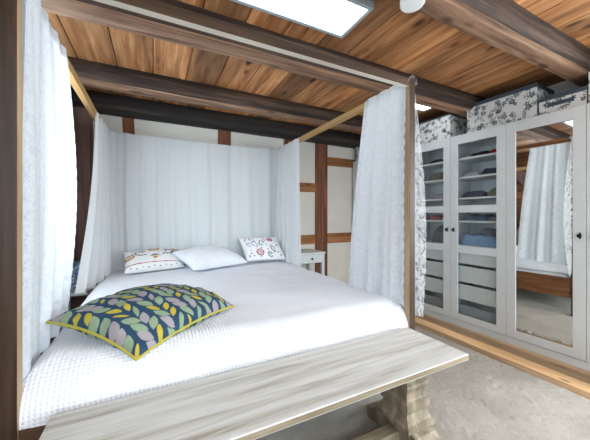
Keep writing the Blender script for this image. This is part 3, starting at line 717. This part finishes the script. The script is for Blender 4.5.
# floral storage boxes on top of the wardrobes
def paint_floral(U, Vv, seed):
    col = solid(U, (222, 224, 222)); r = random.Random(seed); lo_u, hi_u, lo_v, hi_v = U.min(), U.max(), Vv.min(), Vv.max()
    inks = [(86, 96, 106), (110, 118, 126), (70, 80, 90)]
    nfl = max(6, int((hi_u-lo_u)*(hi_v-lo_v)/.0024))
    for k in range(nfl):
        cx, cy = r.uniform(lo_u, hi_u), r.uniform(lo_v, hi_v); ink = lin(r.choice(inks)); R = r.uniform(.014, .026); a0 = r.uniform(0, 6)
        if k % 2 == 0:
            for j in range(5):
                a = a0+j*2*pi/5; col[leaf(U, Vv, cx+R*.6*cos(a), cy+R*.6*sin(a), R*.62, R*.30, a)] = ink
            col[ring_mask(U, Vv, cx, cy, 0, R*.22)] = lin((206, 208, 206))
        else:
            for j in range(6):
                q = (j-2.5)*.011; px, py = cx+q*cos(a0), cy+q*sin(a0); col[leaf(U, Vv, px+.007*cos(a0+1.3*(1 if j % 2 else -1)), py+.007*sin(a0+1.3*(1 if j % 2 else -1)), .010, .0045, a0+.8*(1 if j % 2 else -1))] = ink
    return col
def floral_box(s0, s1_, d0, d1, z0, h, label, lid=.035, seed=1, slot=False):
    L, D = s1_-s0, d1-d0; t = thing('storage_box', label, 'box', wpt(s0, d0, z0), WR, 'floral storage boxes on the wardrobes')
    hb = h-lid*.6; V, F, K = [], [], []; base = 0
    def face(o, du, dv, lu, lv, sd):
        nonlocal base
        n, m = max(2, int(lu/.004)), max(2, int(lv/.004)); u, v = np.meshgrid(np.linspace(0, lu, n), np.linspace(0, lv, m), indexing='ij')
        P = np.array(o)+u[..., None]*np.array(du)+v[..., None]*np.array(dv); idx = np.arange(n*m).reshape(n, m)+base
        F.append(np.stack([idx[:-1, :-1], idx[1:, :-1], idx[1:, 1:], idx[:-1, 1:]], -1).reshape(-1, 4)); V.append(P.reshape(-1, 3)); K.append(paint_floral(u, v, sd).reshape(-1, 3)); base += n*m
    X3, Y3, Z3 = (1., 0, 0), (0, 1., 0), (0, 0, 1.)
    face((0, L, 0), (0, -1., 0), Z3, L, hb, seed); face((0, 0, 0), X3, Z3, D, hb, seed+1); face((D, 0, 0), Y3, Z3, L, hb, seed+2); face((D, L, 0), (-1., 0, 0), Z3, D, hb, seed+3)
    face((0, 0, 0), Y3, X3, L, D, seed+4)
    raw_mesh('box_body', np.concatenate(V), np.concatenate(F), floral_m, t, col=np.concatenate(K), smooth=False)
    bm = BM(); box(bm, (-.006, -.006, h-lid), (D+.006, L+.006, h), .003); obj('lid', bm, lid_blue, t)['label'] = 'dark slate lid'
    if slot:
        bm = BM(); box(bm, (-.006, L*.24, hb*.42), (.002, L*.80, hb*.68), .002); obj('handle', bm, lid_blue, t)['label'] = 'dark strip handle'
ZB = HT+.001
floral_box(1.872, 2.36, .012, .345, ZB, .268, 'long grey and white floral box on the wardrobe, half behind the lace strip', .016, 11)
floral_box(1.108, 1.690, .012, .345, ZB, .290, 'large floral box with dark lid in the middle of the wardrobe tops', .036, 21)
floral_box(.800, 1.090, .012, .33, ZB, .140, 'low floral box with dark handle strip and lid above the mirror door', .032, 31, True)
floral_box(.33, .790, .012, .345, ZB, .300, 'tall floral box at the right picture edge on the wardrobe', .034, 41)
floral_box(2.93, 3.40, .012, .345, ZB, .250, 'floral box on the far wardrobe by the back wall', .02, 51)
floral_box(2.40, 2.88, .012, .345, ZB, .250, 'floral box on the far wardrobe behind the lace curtain', .02, 61)

# ------------------------------------------------------------------ bedside pieces
ns = thing('nightstand', 'white bedside table with one drawer beside the right head curtain', 'nightstand', (1.63, 3.16, 0))
bm = BM(); box(bm, (-.01, -.01, .662), (.41, .385, .684), .004); obj('tabletop', bm, white, ns)
bm = BM(); box(bm, (.035, .012, .545), (.365, .37, .660), .002); obj('apron', bm, white, ns)
bm = BM(); box(bm, (.045, -.002, .555), (.355, .011, .652), .002); dr = obj('drawer', bm, white, ns)
bm = BM(); lathe(bm, [(.005, 0), (.006, .012), (.013, .016), (.013, .023), (.008, .028)], 14)
for v in bm.verts: v.co = Vector((.20+v.co.x, -.002-v.co.z, .604+v.co.y))
obj('drawer_knob', bm, black, dr, smooth='auto')['label'] = 'black drawer knob'
for lx in (0, .36):
    for ly in (.003, .335):
        bm = BM(); box(bm, (lx, ly, 0), (lx+.04, ly+.04, .661), .003); obj('leg', bm, white, ns)
bm = BM(); box(bm, (.04, .02, .20), (.36, .355, .218), .002); obj('shelf', bm, white, ns)

st = thing('side_table', 'white low side table between the bed head and the left timber wall', 'side table', (-.745, 2.93, 0))
bm = BM(); box(bm, (0, 0, .49), (.245, .46, .515), .004); obj('tabletop', bm, white, st)
for lx in (.01, .20):
    for ly in (.25, .41): bm = BM(); box(bm, (lx, ly, 0), (lx+.035, ly+.035, .49), .003); obj('leg', bm, white, st)
nb = 60; u, v = np.meshgrid(np.linspace(0, 1, nb), np.linspace(0, 1, nb), indexing='ij')
def paint_blue(U, Vv, seed):
    r = random.Random(seed); col = solid(U, (120, 156, 190))
    for k in range(70): col[leaf(U, Vv, r.uniform(0, U.max()), r.uniform(0, Vv.max()), .016, .007, r.uniform(0, pi))] = lin(r.choice([(210, 222, 232), (70, 104, 146), (210, 222, 232)]))
    return col
bx = BM(); V, F, K, base = [], [], [], 0
for o_, du, dv, lu, lv in (((0, 0, 0), (1., 0, 0), (0, 0, 1.), .17, .22), ((.17, 0, 0), (0, 1., 0), (0, 0, 1.), .2, .22), ((.17, .2, 0), (-1., 0, 0), (0, 0, 1.), .17, .22), ((0, .2, 0), (0, -1., 0), (0, 0, 1.), .2, .22), ((0, 0, .22), (1., 0, 0), (0, 1., 0), .17, .2)):
    P = np.array(o_)+(u*lu)[..., None]*np.array(du)+(v*lv)[..., None]*np.array(dv); idx = np.arange(nb*nb).reshape(nb, nb)+base
    F.append(np.stack([idx[:-1, :-1], idx[1:, :-1], idx[1:, 1:], idx[:-1, 1:]], -1).reshape(-1, 4)); V.append(P.reshape(-1, 3)); K.append(paint_blue(u*lu, v*lv, base).reshape(-1, 3)); base += nb*nb
bx.free()
tag(raw_mesh('patterned_box', np.concatenate(V), np.concatenate(F), floral_m, None, (-.73, 3.12, .516), 0, col=np.concatenate(K), smooth=False), 'blue and white patterned box on the low side table by the left wall', 'box')

# ------------------------------------------------------------------ ceiling fittings
def led(x0, x1, y0, y1, label):
    t = thing('ceiling_light', label, 'ceiling light', (x0, y0, ZC), 0, 'flat panel ceiling lights'); a, b, f, h = x1-x0, y1-y0, .022, .045
    bm = BM(); box(bm, (0, 0, -h), (f, b, 0), .002); box(bm, (a-f, 0, -h), (a, b, 0), .002); box(bm, (f, 0, -h), (a-f, f, 0), .002); box(bm, (f, b-f, -h), (a-f, b, 0), .002)
    obj('frame', bm, panel_frame, t)
    bm = BM(); box(bm, (f, f, -h+.004), (a-f, b-f, -.01)); obj('diffuser', bm, led_m, t)
led(.30, 1.125, 1.235, 1.540, 'long flat white panel light on the ceiling above the bed foot')
led(2.36, 2.75, 1.965, 2.215, 'flat white panel light on the ceiling behind the right foot post')
sd = thing('smoke_detector', 'round white smoke detector under the nearest ceiling beam', 'smoke detector', (1.145, .985, 2.2535))
bm = BM(); lathe(bm, [(.050, 0), (.052, -.004), (.052, -.012)], 32); obj('base_plate', bm, plastic, sd, smooth='auto')
bm = BM(); lathe(bm, [(.056, -.012), (.058, -.016), (.058, -.040), (.053, -.047), (.02, -.050)], 32); obj('cap', bm, plastic, sd, smooth='auto')
